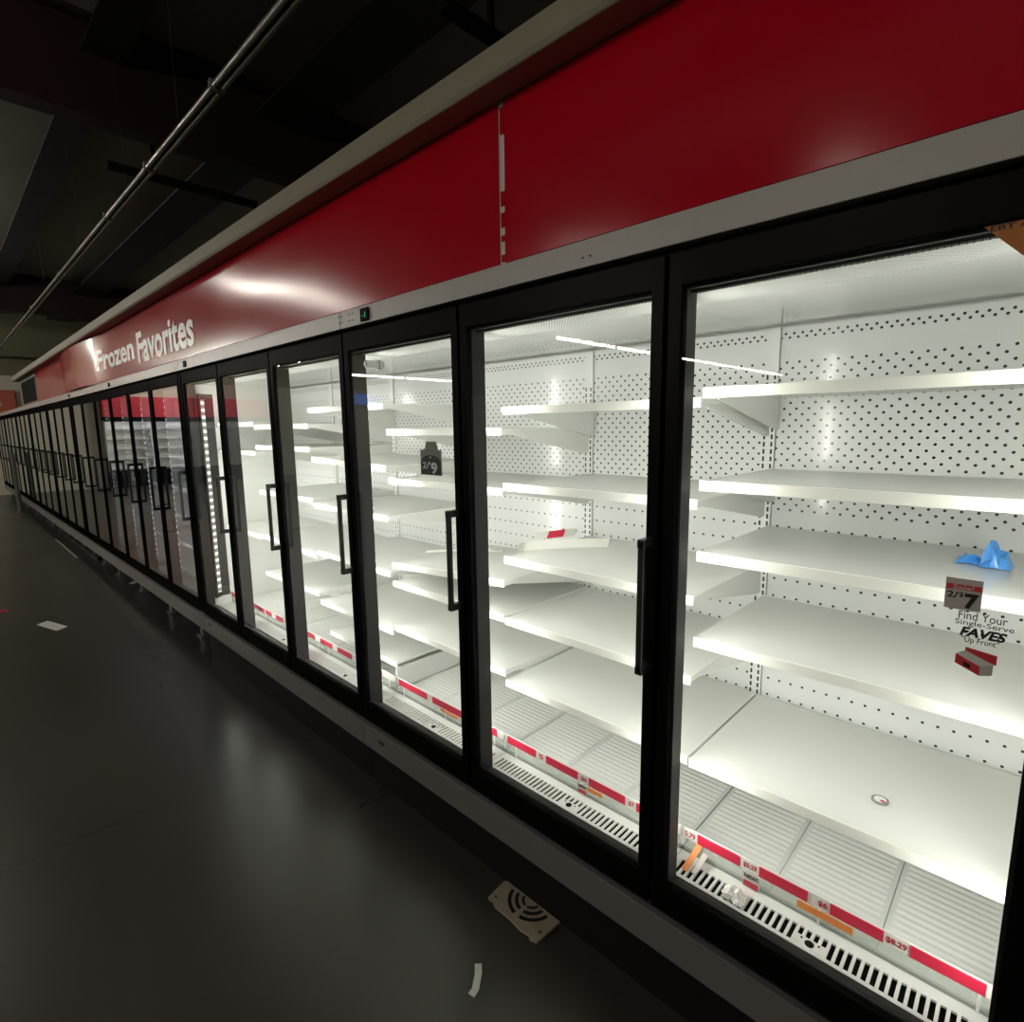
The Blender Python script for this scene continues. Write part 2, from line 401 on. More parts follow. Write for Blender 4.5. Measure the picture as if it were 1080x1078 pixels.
# ------------------------------------------------------------------ freezers
ZT, ZW, ZB, ZG = .42, .492, -1.376, -1.49
GZ0, GZ1 = -1.268, .325          # glass opening
def shelf(case, ya, yb, z, tilt=0., xf=XF, depth=.545, brackets=True, lipm='lip'):
    """one shelf with its front lip; brackets are sub-parts"""
    cx = (ya+yb)/2
    mb = MB()
    mb.box(xf+.004, xf+depth, ya, yb, z-.012, z)
    o = obj('shelf', mb, 'shelf', case, origin=(xf, cx, z), bevel=.0015)
    obj('front_lip', MB().box(xf-.004, xf+.004, ya, yb, z-.026, z+.002), lipm, o, origin=(xf, cx, z), bevel=.001)
    if brackets:
        for yy in (ya+.012, yb-.012):
            br = MB().prism([(xf+.05,z-.012),(xf+depth+.012,z-.012),(xf+depth+.012,z-.115),(xf+depth-.02,z-.115),(xf+.07,z-.028)], 'y', yy-.002, yy+.002)
            br.box(xf+.0, xf+.09, yy-.006, yy+.006, z-.024, z-.012)
            obj('bracket', br, 'shelf', o, origin=(xf, cx, z))
    if tilt: o.rotation_euler = (tilt, 0, 0)
    return o

LAMPW = {'led': (4.4, (1., .99, .93)), 'ledcool': (1.6, (.93, .96, 1.)), 'ledfar': (3.0, (1., .95, .82))}
def strip_light(case, y, m, sgn, z0=-1.2, z1=.28):
    """the lens of a light strip throws its light into one bay"""
    e, c = LAMPW[m]
    L = bpy.data.lights.new('strip_lens', 'AREA'); L.shape = 'RECTANGLE'; L.size = z1-z0; L.size_y = .012
    L.energy = e; L.color = c; L.spread = math.radians(140)
    o = bpy.data.objects.new('strip_lens', L); C.objects.link(o); o.parent = case
    d = Vector((1, sgn*1.15, 0)).normalized()          # local -Z looks along d, local X stands upright
    zx = Vector((0, 0, 1)); zz = -d; zy = zz.cross(zx)
    p = Vector((1.378, y + sgn*.012, (z0+z1)/2 + H)) - ORG[case]
    o.matrix_local = Matrix(((zx.x, zy.x, zz.x, p.x), (zx.y, zy.y, zz.y, p.y), (zx.z, zy.z, zz.z, p.z), (0, 0, 0, 1)))

def led_strip(case, y, m, side=0):
    w = .008
    y += side*.012
    for sg in (-1, 1):
        if side == 0 or sg == side: strip_light(case, y, m, sg)
    o = obj('light_strip', MB().box(1.359, 1.370, y-w, y+w, -1.2, .28), m, case)
    obj('end_cap', MB().box(1.358, 1.375, y-w-.001, y+w+.001, .28, .30), 'enamel', o)
    obj('end_cap', MB().box(1.358, 1.375, y-w-.001, y+w+.001, -1.235, -1.2), 'enamel', o)

def make_case(label, gaps, left_end, right_end, ledm, glassm, kick=True, fronts='full', closed_dark=False, liner='enamel', perf='perf', legs=(), handle_side=-1):
    g = gaps; ya, yb = g[0], g[-1]
    t = thing('freezer_case', D, (ya+yb)/2, FL, label, 'freezer', 'glass door freezers in one long row')
    E = .0015
    y0, y1 = ya + E, yb - E
    # cabinet shell: roof, floor, back, end walls
    b = MB().box(1.35, 2.12, y0, y1, .345, .47).box(1.35, 2.12, y0, y1, ZG+.02, -1.33).box(2.05, 2.12, y0, y1, -1.33, .345)
    if right_end: b.box(1.35, 2.05, y0, y0+.045, -1.33, .345)
    if left_end: b.box(1.35, 2.05, y1-.045, y1, -1.33, .345)
    obj('cabinet', b, liner, t)
    obj('ceiling_panel', MB().box(1.52, 2.045, y0+.002, y1-.002, .326, .344), 'gloss', t)
    obj('air_outlet', MB().box(1.375, 1.518, y0+.002, y1-.002, .325, .343), 'honey', t)
    obj('top_trim', MB().box(1.268, 1.345, y0, y1, ZT, ZW-.002), 'trim', t, bevel=.002)
    obj('apron', MB().box(1.268, 1.345, y0, y1, ZG, ZB), 'apron', t, bevel=.003)
    if kick: obj('kick_plate', MB().box(1.30, 1.33, y0, y1, FL, ZG), 'kick', t)
    for ly in legs:
        obj('leg', MB().box(1.37, 1.43, ly-.03, ly+.03, FL, ZG+.02).box(1.35, 1.45, ly-.05, ly+.05, FL, FL+.012), 'apron', t)
    # black front frame
    obj('frame_header', MB().box(1.303, 1.345, y0, y1, .322, ZT), 'black', t)
    obj('frame_sill', MB().prism([(1.288,ZB),(1.362,ZB),(1.362,-1.304),(1.288,-1.285)], 'y', y0, y1), 'jamb', t)
    for i, y in enumerate(g):
        a, c = (y-.036, y+.036)
        if i == 0: a = y0
        if i == len(g)-1: c = y1
        obj('mullion', MB().box(1.304, 1.36, a, c, -1.30, .321), 'jamb', t)
        if not (i == len(g)-1 and left_end): led_strip(t, y, ledm, 1 if i == 0 else -1 if i == len(g)-1 else 0)
    if left_end:
        strip_light(t, y1-.09, ledm, -1)
    if left_end:     # light strip on the end wall, turned towards the near end
        o = obj('light_strip', MB().prism([(1.372,y1-.084),(1.394,y1-.064),(1.388,y1-.057),(1.366,y1-.076)], 'z', -1.2, .22), 'ledend' if ledm == 'led' else ledm, t)
        obj('channel', MB().prism([(1.35,y1-.10),(1.366,y1-.078),(1.402,y1-.046),(1.46,y1-.046),(1.46,y1-.045),(1.35,y1-.045)], 'z', -1.24, .26), 'jamb', o)
    if not kick:
        obj('end_post', MB().box(1.276, 1.304, y0, g[0]+.048, -1.355, .405), 'black', t, bevel=.003)
        obj('end_post', MB().box(1.276, 1.304, g[-1]-.098, y1, -1.355, .405), 'black', t, bevel=.003)
    # doors
    for i in range(len(g)-1):
        a, c = g[i]+.006, g[i+1]-.006
        if i == 0 and right_end: a = g[i]+(.02 if kick else .05)
        if i == len(g)-2 and left_end: c = g[i+1]-(.03 if kick else .10)
        d = obj('door', MB().frame(1.272, 1.302, a, c, -1.355, .405, a+.034, c-.034, GZ0, GZ1), 'black', t, bevel=.003)
        obj('glass', MB().box(1.280, 1.290, a+.030, c-.030, GZ0-.004, GZ1+.004), glassm, d)
        gk = MB().frame(1.2905, 1.3035, a+.026, c-.026, GZ0-.008, GZ1+.008, a+.040, c-.040, GZ0+.006, GZ1-.006)
        obj('gasket', gk, 'jamb', d)
        hy = a+.017 if handle_side < 0 else c-.017
        h = MB().box(1.218, 1.234, hy-.009, hy+.009, -.645, -.295)
        h.box(1.218, 1.273, hy-.011, hy+.011, -.312, -.288).box(1.218, 1.273, hy-.011, hy+.011, -.652, -.628)
        obj('handle', h, 'blackgloss', d, bevel=.003)
    # back wall, uprights, deck
    for i in range(len(g)-1):
        a, c = g[i]+.006, min(g[i+1]+.006, y1+.02)
        obj('back_panel', MB().box(2.03, 2.045, a+.024, c-.024, -1.29, .318), perf, t)
    for y in g[:]:
        yy = min(max(y+.006, y0+.07 if right_end else y0), y1-.07 if left_end else y1-.001)
        obj('upright', MB().box(2.022, 2.045, max(yy-.022, y0), min(yy+.022, y1), -1.30, .318), 'slot', t, origin=(2.022, yy, FL))
    return t

def deck(case, a, c, rail_tags, grille=True):
    """deck pans, return-air grille, clear front rail of one bay"""
    w = (c-a)/3
    for k in range(3):
        p0, p1 = a+k*w+.001, a+(k+1)*w-.001
        mb = MB().box(1.475, 2.03, p0, p1, -1.30, -1.292)
        for q in range(22):
            x = 1.49 + q*.0245
            mb.prism([(x,-1.292),(x+.009,-1.2885),(x+.014,-1.292)], 'y', p0+.012, p1-.012)
        mb.frame if False else None
        obj('deck_pan', mb, 'enamel', case)
        em = MB()
        for (x, yy0, yy1) in ((1.60, p0+.05, p1-.05), (1.86, p0+.06, p1-.06)):
            em.box(x, x+.006, yy0, yy1, -1.291, -1.287).box(x, x+.05, yy0, yy0+.006, -1.291, -1.287).box(x, x+.05, yy1-.006, yy1, -1.291, -1.287)
    if grille:
        x0, x1 = 1.364, 1.470
        n = int(round((c-a-.03)/.0184)); st = (c-a-.03)/n
        mb = MB().box(x0, x0+.012, a, c, -1.31, -1.304).box(x1-.036, x1, a, c, -1.31, -1.304)
        mid = n//2
        for k in range(n+1):
            y = a+.015+k*st
            mb.box(x0+.012, x1-.036, y-.0036, y+.0036, -1.31, -1.304)
        ym = a+.015+mid*st+.0
        mb.box(x0+.012, x0+.042, ym-st*2, ym+st*2, -1.31, -1.3035)
        mb.box(x0+.012, x1-.036, a, a+.012, -1.31, -1.304).box(x0+.012, x1-.036, c-.012, c, -1.31, -1.304)
        gr = obj('return_grille', mb, 'enamel', case)
        hole = MB().prism([(x0+.026+.011*math.cos(q*math.pi/8), ym+.011*math.sin(q*math.pi/8)) for q in range(16)], 'z', -1.3038, -1.3028)
        for s_ in (-1, 1): hole.prism([(x0+.034+.003*math.cos(q*math.pi/5), ym+s_*.02+.003*math.sin(q*math.pi/5)) for q in range(10)], 'z', -1.3038, -1.3028)
        obj('finger_hole', hole, 'dark', gr)
        obj('plenum', MB().box(x0+.002, 1.474, a, c, -1.3295, -1.322), 'dark', gr)
    if rail_tags is not None:
        r = obj('price_rail', MB().box(1.466, 1.469, a+.004, c-.004, -1.302, -1.254), 'clear', case)
        pos = MB()
        for q in (.08, .5, .92): pos.box(1.464, 1.4665, a+(c-a)*q-.003, a+(c-a)*q+.003, -1.303, -1.256)
        obj('rail_post', pos, 'enamel', r)
        obj('paper_strip', MB().box(1.4655, 1.4695, a+.004, c-.004, -1.256, -1.221), 'whitepaper', r)
        for (p, q) in rail_tags:
            obj('price_insert', MB().box(1.4635, 1.4655, q, p, -1.2545, -1.2235), 'redrail', r)
    return

A = [-.838, -.07, .698, 1.466, 2.222]
B_ = [2.222, 2.973, 3.73, 4.462]
caseA = make_case('nearest white lit glass door freezer, its doors running out of the right edge', A, False, True, 'led', 'glass')
caseB = make_case('white lit three door freezer second in the row, with the bright white end wall', B_, True, False, 'led', 'glass')
SHELF = {(1): ([.096, -.156, -.357, -.611, -.991], None), (2): ([.071, -.21, -.49, -.734, -.988], None), (3): ([-.006, -.231, -.611, -.727, -.951], None)}
for bay, (zs, _) in SHELF.items():
    a, c = A[bay]-.0+.004-.012+.002, A[bay+1]-.0115
    a = A[bay]+.0075-.016+.002
    for k, z in enumerate(zs):
        shelf(caseA, a, c, z, tilt=(-.066 if (bay == 3 and k == 2) else 0))
TAGS = {1: [(.649,.522),(.468,.343),(.290,.173),(.120,-.018)], 2: [(1.45,1.30),(1.248,1.10),(1.051,.903),(.86,.79)], 3: [(2.20,1.976),(1.934,1.726),(1.60,1.51)]}
for bay in (0, 1, 2, 3): deck(caseA, A[bay]+.0012, A[bay+1]-.0012, TAGS.get(bay, []))
for bay, zs in enumerate(([.115, -.164, -.415, -.687, -.98], [.03, -.10, -.39, -.70, -.94], [.05, -.14, -.70])):
    a, c = B_[bay]+.008, B_[bay+1]-.012 - (.045 if bay == 2 else 0)
    for k, z in enumerate(zs): shelf(caseB, a, c, z, tilt=(.03 if (bay, k) in ((0, 1), (1, 3)) else 0))
shelf(caseB, 2.262, 2.93, -1.169, xf=1.50, depth=.5, brackets=False, lipm='shelf')
TB = [[(3.17,3.07),(3.0,2.86),(2.80,2.645),(2.5,2.35)], [(3.97,3.84),(3.78,3.68),(3.615,3.51),(3.3,3.2)], [(4.40,4.34),(4.2,4.05),(3.9,3.8)]]
for bay in range(3): deck(caseB, B_[bay]+.0022, B_[bay+1]-.0012 - (.045 if bay == 2 else 0), TB[bay])
# low partition on the seam of the two lit freezers
obj('low_partition', MB().box(1.475, 2.02, 2.226, 2.24, -1.29, -1.185), 'enamel', caseB)
# hinge closer seen at the top of the third door
obj('door_closer', MB().box(1.31, 1.40, 2.10, 2.125, .255, .285).tube((1.38, 2.11, .25), (1.38, 2.11, .29), .014, 12), 'chrome', caseA, bevel=.003)

GC = [4.466, 5.28, 6.01, 6.745, 7.485, 8.20, 8.95]
caseC = make_case('six door freezer with hazy glass third in the row, standing on bare legs', GC, True, True, 'ledcool', 'glassfog', kick=False, legs=(4.9, 5.76, 6.79, 7.8, 8.6))
for bay in range(6):
    for z in (.07, -.21, -.49, -.734, -.988): shelf(caseC, GC[bay]+.05 if bay == 0 else GC[bay]+.01, GC[bay+1]-(.05 if bay == 5 else .01), z, brackets=False)
    deck(caseC, GC[bay]+.05 if bay == 0 else GC[bay]+.004, GC[bay+1]-(.05 if bay == 5 else .004), [(GC[bay]+.5, GC[bay]+.38)], grille=False)
FAR = [[8.954, 9.64, 10.33, 11.03], [11.034, 11.76, 12.48, 13.25], [13.254, 13.97, 14.68, 15.43], [15.434, 16.3, 17.15, 18.02], [18.024, 18.85, 19.65, 20.45]]
NM = ['fourth', 'fifth', 'sixth', 'seventh', 'last']
for i, g in enumerate(FAR):
    t = make_case('beige looking three door freezer, %s along the row' % NM[i] if i < 4 else 'farthest three door freezer, last in the row against the beige end wall',
                  g, True, True, 'ledfar', 'glassfog', kick=False, legs=[g[0]+.3, (g[0]+g[-1])/2, g[-1]-.3])
    for bay in range(3):
        for z in (.05, -.3, -.65, -1.0):
            shelf(t, g[bay]+.05, g[bay+1]-.05, z, brackets=False)

# little controls on the trims
def display(y, z, label, w=.058, h=.05, lit=True):
    t = thing('temperature_display', 1.268, y, z, label, 'display', 'freezer temperature displays')
    obj('bezel', MB().box(1.2595, 1.2675, y-w/2, y+w/2, z-h/2, z+h/2), 'black', t, bevel=.002)
    obj('screen', MB().box(1.2585, 1.2595, y-w*.3, y+w*.3, z-h*.32, z+h*.2), 'dark', t)
    if lit: obj('digit', lettering(MB(), '-1', y+.012, y-.012, z-h*.25, z+h*.15, 1.2585, .0006), 'green', t)
display(2.022, .453, 'black temperature display with a green digit, on the trim above the third door')
display(4.30, .452, 'small black temperature display on the trim by the white end wall', .05, .04)
display(6.62, .452, 'tiny black control on the trim below the white lettering', .05, .04, False)
display(8.85, .452, 'tiny black control on the trim below the bulging red panel', .05, .04, False)
for (y, z, l) in ((2.068, -1.424, 'small black slot label on the grey apron below the third door'), (4.32, -1.41, 'small black slot label on the grey apron at the white end wall')):
    tag(obj('apron_label', MB().box(1.2655, 1.2676, y-.022, y+.022, z-.008, z+.008), 'ink'), l, 'label')
def screws():
    for cx, n in ((2.12, 4), (2.205, 4), (.92, 2), (4.52, 3)):
        for k in range(n):
            yy, zz = cx + (k % 2)*.025, .445 + (k//2)*.025
            yield yy, zz
sm = MB()
for yy, zz in screws(): sm.tube((1.2675, yy, zz), (1.2655, yy, zz), .003, 8)
obj('screw_row', sm, 'ink', caseA)

# ------------------------------------------------------------------ red sign panels
def panel(name, ya, yb, label, bulge, m='red', z0=.495, z1=.945, wav=.003):
    t = thing(name, D, (ya+yb)/2, z0, label, 'sign', 'red sign panels above the freezers')
    def fn(u, v):
        y = ya + (yb-ya)*u; z = z0 + (z1-z0)*v
        return (D - .002 - bulge(u, v) - wav*math.sin(y*2.3+v*2)*math.sin(v*math.pi), y, z)
    obj('panel', MB().grid(fn, 48, 8, (.006, 0, 0)), m, t, smooth=True, origin=(D, (ya+yb)/2, z0))
    return t
panel('sign_panel', -3.1, 1.245, 'dark red sign panel above the two nearest doors, right of the torn seam', lambda u, v: 0)
pt = panel('sign_panel', 1.272, 7.06, 'long red sign panel with the white words on it', lambda u, v: .03*max(0, (u-.9)/.1)**2, wav=.0015)
panel('sign_panel', 7.10, 9.12, 'bulging pinkish red sign panel left of the white words', lambda u, v: .05*math.sin(u*math.pi)**.7 + .02*v)
panel('sign_panel', 9.14, 11.7, 'flat brownish red sign panel at the far end of the soffit', lambda u, v: 0)
bend = lambda y, z: -(.03*max(0, (((y-1.272)/5.788)-.9)/.1)**2) - .004
lt = MB()
lettering(lt, 'Frozen', 6.98, 5.62, .605, .80, D, .0015, bold=.028, bend=bend)
lettering(lt, 'Favorites', 5.50, 4.09, .555, .80, D, .0015, bold=.028, bend=bend)
obj('lettering', lt, 'letter', pt, recalc=False)
sm = MB().box(D+.004, D+.018, 1.243, 1.274, .495, .945)
t = thing('seam_strip', D, 1.258, .495, 'pale strip showing at the torn seam between the two nearest red panels', 'strip')
obj('backing', sm, 'letter', t)
for z0, z1 in ((.86, .93), (.66, .70), (.60, .64), (.56, .575), (.5, .52)):
    obj('torn_vinyl', MB().box(D-.001, D+.004, 1.246, 1.262, z0, z1), 'red', t)

# ------------------------------------------------------------------ things on the glass
GX = 1.2795
t = thing('price_card', GX, .084, -.344, 'grey Sale 2/$7 price card stuck on the nearest door glass', 'price tag')
obj('card', MB().box(GX-.003, GX-.0015, .058, .111, -.343, -.285), 'card', t)
obj('header_print', MB().box(GX-.0035, GX-.003, .0595, .1095, -.306, -.296), 'cardred', t)
obj('sale_print', lettering(MB(), 'Sale!', .1, .07, -.305, -.297, GX-.0035, .0006, bold=.02), 'card', t, recalc=False)
m2 = lettering(MB(), '2/', .108, .091, -.322, -.310, GX-.003, .0006, bold=.02)
lettering(m2, '$', .090, .084, -.320, -.310, GX-.003, .0006, bold=.02)
lettering(m2, '7', .082, .062, -.340, -.311, GX-.003, .0006, bold=.05)
obj('price_print', m2, 'ink', t, recalc=False)

t = thing('window_decal', GX, .045, -.45, 'clear door decal with FAVES lettering above a red and white box picture', 'sticker')
m2 = lettering(MB(), 'Find Your', .088, .020, -.360, -.345, GX, .0005, bold=.004)
lettering(m2, 'Single-Serve', .092, .010, -.374, -.361, GX, .0005, bold=.004)
lettering(m2, 'FAVES', .084, .018, -.392, -.374, GX, .0005, bold=.045, shear=.25)
lettering(m2, '"Up Front"', .080, .028, -.406, -.392, GX, .0005, bold=.006)
obj('lettering', m2, 'ink', t, recalc=False)
def quad(pts, t0, t1): return MB().prism(pts, 'x', t0, t1)
bx = quad([(.086,-.428),(.050,-.444),(.050,-.462),(.086,-.446)], GX-.0005, GX)
obj('box_front_print', bx, 'cardred', t)
obj('box_side_print', quad([(.050,-.444),(.032,-.436),(.032,-.456),(.050,-.462)], GX-.0005, GX), 'card', t)
obj('box_top_print', quad([(.086,-.428),(.072,-.418),(.028,-.430),(.032,-.436),(.050,-.444)], GX-.0005, GX), 'whitepaper', t)
obj('box_back_print', quad([(.073,-.412),(.028,-.418),(.028,-.436),(.040,-.432),(.073,-.4185)], GX-.0007, GX-.0004), 'cardred', t)
obj('box_mark_print', quad([(.074,-.440),(.064,-.444),(.063,-.452),(.073,-.449)], GX-.0009, GX-.0005), 'ink', t)

t = thing('corner_sticker', GX, .03, .25, 'orange EBT sticker in the top corner of the nearest door', 'sticker')
obj('sheet', quad([(.121,.334),(-.018,.334),(-.018,.31),(.031,.240)], GX-.0006, GX), 'brownorange', t)
obj('band', quad([(.121,.334),(-.018,.334),(-.018,.325),(.112,.325)], GX-.001, GX-.0006), 'cardred', t)
obj('lettering', lettering(MB(), 'EBT Accepted', .103, -.01, .312, .3225, GX-.0006, .0005, bold=.02), 'ink', t, recalc=False)

t = thing('hanging_tag', GX, 1.642, -.174, 'black 2/$9 price tag with a grey clip on the third door glass', 'price tag')
obj('clip', MB().prism([(1.675,-.08),(1.600,-.08),(1.608,-.05),(1.667,-.05)], 'x', GX-.006, GX-.001), 'greyclip', t, bevel=.002)
obj('sheet', MB().box(GX-.004, GX-.002, 1.580, 1.704, -.174, -.08), 'greyclip', t)
arch = [(1.702,-.173),(1.582,-.173)] + [(1.642+.060*math.cos(a), -.128+.028*math.sin(a)) for a in [math.pi*(1-q/14) for q in range(15)]]
obj('arch_print', quad(arch, GX-.0046, GX-.004), 'ink', t)
m2 = lettering(MB(), '2/', 1.690, 1.652, -.150, -.126, GX-.0046, .0006, bold=.005)
lettering(m2, '$', 1.652, 1.642, -.136, -.124, GX-.0046, .0006)
lettering(m2, '9', 1.640, 1.604, -.170, -.126, GX-.0046, .0006, bold=.04)
lettering(m2, 'A', 1.650, 1.636, -.112, -.103, GX-.0046, .0006)
obj('price_print', m2, 'tagwhite', t, recalc=False)

# ------------------------------------------------------------------ loose things inside the freezers
def crumple(name, cx, cy, z, sx, sy, sz, m, label, cat, seed):
    rnd = random.Random(seed)
    hz = {}
    def fn(u, v):
        k = (round(u*6), round(v*6)); r = rnd.random() if k not in hz else hz[k]; hz[k] = r
        e = math.sin(math.pi*u)*math.sin(math.pi*v)
        return (cx + (u-.5)*sx*(.8+.4*r), cy + (v-.5)*sy*(.8+.4*r), z + .002 + sz*(e*(.4+.6*r)))
    return tag(obj(name, MB().grid(fn, 6, 6, (0, 0, .002)), m), label, cat)
crumple('plastic_scrap', 1.80, .115, -.357, .05, .05, .025, 'bluefilm', 'small scrap of crumpled blue plastic, left of the larger one on the shelf', 'scrap', 3)
crumple('plastic_scrap', 1.80, .066, -.357, .10, .06, .075, 'bluefilm', 'larger crumpled blue plastic wrapper standing above the Sale card', 'scrap', 5)
t = thing('round_cap', 1.627, .229, -.991, 'round chrome and white cap on the lowest shelf of the nearest bay', 'cap')
obj('rim', MB().prism([(1.627+.02*math.cos(a*math.pi/12), .229+.02*math.sin(a*math.pi/12)) for a in range(24)], 'z', -.991, -.986), 'chrome', t)
obj('centre', MB().prism([(1.627+.014*math.cos(a*math.pi/12), .229+.014*math.sin(a*math.pi/12)) for a in range(24)], 'z', -.986, -.985), 'whitepaper', t)
obj('mark', MB().prism([(1.621+.005*math.cos(a*math.pi/8), .222+.006*math.sin(a*math.pi/8)) for a in range(16)], 'z', -.985, -.9845), 'redink', t)
def strip_path(pts, w, z, h=.0015):
    """paper strip lying on a shelf along pts (x,y,lift)"""
    n = len(pts)-1
    def fn(u, v):
        i = min(int(u*n), n-1); f = u*n-i
        p, q = Vector(pts[i]), Vector(pts[i+1]); c = p.lerp(q, f); d = (q-p); d.z = 0; d.normalize()
        nn = Vector((-d.y, d.x, 0))
        return (c.x + nn.x*(v-.5)*w, c.y + nn.y*(v-.5)*w, z + .001 + c.z)
    return MB().grid(fn, n*2, 1, (0, 0, h))
def ribbon(pts, h, z, lean=(0, 0)):
    """paper strip standing on its edge along pts (x, y)"""
    n = len(pts)-1
    def fn(u, v):
        i = min(int(u*n), n-1); f = u*n-i
        p = Vector(pts[i]).lerp(Vector(pts[i+1]), f)
        return (p.x + lean[0]*v*h, p.y + lean[1]*v*h, z + .0005 + v*h)
    return MB().grid(fn, n*2, 1, (.0015, 0, 0))
tag(obj('label_strip', ribbon([(1.535,1.455),(1.57,1.462),(1.60,1.455),(1.66,1.425),(1.74,1.36),(1.86,1.25)], .034, -.49, (.6, .2)), 'whitepaper', smooth=True),
    'curled white label strip on the third shelf of the second bay', 'label strip')
t = thing('red_tag', 1.92, 1.50, -.488, 'small red price strip lying behind the curled white strip', 'label strip')
obj('paper', ribbon([(1.76,1.57),(1.96,1.50)], .03, -.489, (.9, .2)), 'whitepaper', t)
obj('red_print', ribbon([(1.825,1.5475),(1.905,1.5195)], .0295, -.4885, (.88, .2)), 'redrail', t)
tag(obj('label_strip', strip_path([(1.60,2.12,.0),(1.72,2.0,.006),(1.86,1.86,.0)], .04, -.594), 'whitepaper'), 'pale strip lying on the tilted shelf of the third bay', 'label strip')
# tags hanging below the price rail
def small_tag(name, y, z0, z1, w, m, label, cat, words=None, sub=None):
    t = thing(name, 1.46, y, z0, label, cat)
    obj('paper', MB().box(1.4595, 1.461, y-w/2, y+w/2, z0, z1), m, t)
    if words: obj('print', lettering(MB(), words, y+w*.4, y-w*.4, z0+(z1-z0)*.6, z1-(z1-z0)*.1, 1.4593, .0005, bold=.02), 'ink', t, recalc=False)
    if sub: obj('red_print', MB().box(1.459, 1.4595, y-w*.45, y+w*.45, z0, z0+(z1-z0)*.42), sub, t)
small_tag('shelf_tag', .487, -1.300, -1.256, .046, 'card', 'NEW tag hanging below the price rail in the nearest bay', 'price tag', 'NEW!', 'redink')
small_tag('shelf_tag', 1.076, -1.294, -1.258, .04, 'card', 'grey and red tag hanging below the price rail in the second bay', 'price tag', 'NEW!', 'redink')
tag(obj('orange_strip', MB().box(1.4585, 1.460, .236, .366, -1.276, -1.256), 'orange'), 'orange strip hanging below the price rail in the nearest bay', 'label strip')
tag(obj('orange_strip', MB().box(1.4585, 1.460, .99, 1.05, -1.272, -1.256), 'orange'), 'short orange strip below the price rail in the second bay', 'label strip')
tag(obj('orange_strip', MB().box(1.4585, 1.460, 1.75, 1.87, -1.268, -1.256), 'orange'), 'orange strip below the price rail in the third bay', 'label strip')
crumple('paper_scrap', 1.405, .51, -1.302, .06, .06, .03, 'whitepaper', 'crumpled white label on the return grille of the nearest bay', 'scrap', 11)
tag(obj('paper_scrap', strip_path([(1.395,.655,0),(1.43,.645,.03),(1.46,.64,.05)], .018, -1.304), 'orange'), 'orange scrap leaning at the left end of the nearest grille', 'scrap')
tag(obj('paper_scrap', strip_path([(1.40,.63,0),(1.43,.622,.02),(1.455,.618,.035)], .016, -1.304), 'card'), 'grey scrap beside the orange one on the nearest grille', 'scrap')
# numbers printed on the price rail
def rail_num(s, yl, yr):
    return lettering(MB(), s, yl, yr, -1.248, -1.230, 1.4652, .0005, bold=.03)
nums = MB()
for s, a, b in (('5.79', .690, .656), ('$5.29', .512, .474), ('$6', .318, .296), ('$8.29', .168, .126), ('5', 1.285, 1.262), ('$6', 1.085, 1.06), ('$7', .89, .868)):
    lettering(nums, s, a, b, -1.249, -1.231, 1.4652, .0005, bold=.03)
o = obj('rail_prices', nums, 'redink', caseA, recalc=False)

# ------------------------------------------------------------------ litter on the floor
def slab(name, pts, z, h, m, label, cat):
    return tag(obj(name, MB().prism(pts, 'z', FL+z, FL+z+h), m), label, cat)
slab('paper_sheet', [(.462,6.30),(.545,6.36),(.645,6.03),(.56,5.97)], .001, .0012, 'whitepaper', 'white paper sheet on the floor at the far left', 'paper')
tag(obj('paper_strip', strip_path([(.925,1.085,.0),(.945,1.088,.003),(.985,1.118,.004),(1.006,1.142,.001)], .022, FL), 'whitepaper'), 'white paper strip on the dark floor below the broken vent plate', 'paper')
t = thing('vent_plate', 1.24, 1.175, FL, 'broken tan vent plate with curved slots lying at the black kick', 'vent plate')
ol = [(1.297,1.297),(1.285,1.305),(1.199,1.297),(1.192,1.285),(1.198,1.275),(1.186,1.25),(1.188,1.18),(1.180,1.12),(1.186,1.09),(1.176,1.075),(1.184,1.053),(1.20,1.05),(1.297,1.045)]
obj('plate', MB().prism(ol, 'z', FL+.001, FL+.008), 'cardboard', t, bevel=.001)
for r0, r1 in ((.028, .038), (.050, .063), (.075, .088)):
    for s_ in (-1, 1):
        n = 12; a0, a1 = math.radians(100), math.radians(172)
        if s_ > 0: a0, a1 = math.radians(188), math.radians(260)
        cx, cy = 1.297, 1.172
        pts = [(cx+r0*math.cos(a0+(a1-a0)*q/n), cy+r0*math.sin(a0+(a1-a0)*q/n)) for q in range(n+1)]
        pts += [(cx+r1*math.cos(a1-(a1-a0)*q/n), cy+r1*math.sin(a1-(a1-a0)*q/n)) for q in range(n+1)]
        obj('slot', MB().prism(pts, 'z', FL+.008, FL+.0086), 'ink', t)
for yy in (1.278, 1.070): obj('corner_slot', MB().prism([(1.222,yy-.006),(1.222,yy+.006),(1.212,yy)], 'z', FL+.008, FL+.0086), 'ink', t)
slab('paper_scrap', [(1.36,7.28),(1.46,7.40),(1.47,7.28),(1.38,7.2)], .001, .0012, 'card', 'grey paper scrap on the floor under the hazy freezer', 'paper')
crumple('paper_scrap', 1.46, 5.60, FL, .06, .12, .05, 'whitepaper', 'small white scrap by the leg of the hazy freezer', 'paper', 21)
slab('paper_scrap', [(1.45,8.2),(1.49,8.3),(1.50,8.2)], .001, .0012, 'card', 'tiny scrap farthest under the hazy freezer', 'paper')
slab('metal_strip', [(1.185,9.3),(1.20,9.3),(1.21,11.2),(1.195,11.2)], .001, .012, 'trim', 'thin pale metal strip on the floor along the fourth freezer', 'strip')
crumple('red_scrap', .285, 7.04, FL, .07, .10, .012, 'redrail', 'red scrap on the floor at the left edge', 'scrap', 9)
slab('floor_board', [(1.36,8.95),(1.62,8.95),(1.62,11.6),(1.36,11.6)], .001, .035, 'kick', 'dark board lying on the floor under the fourth freezer', 'board')
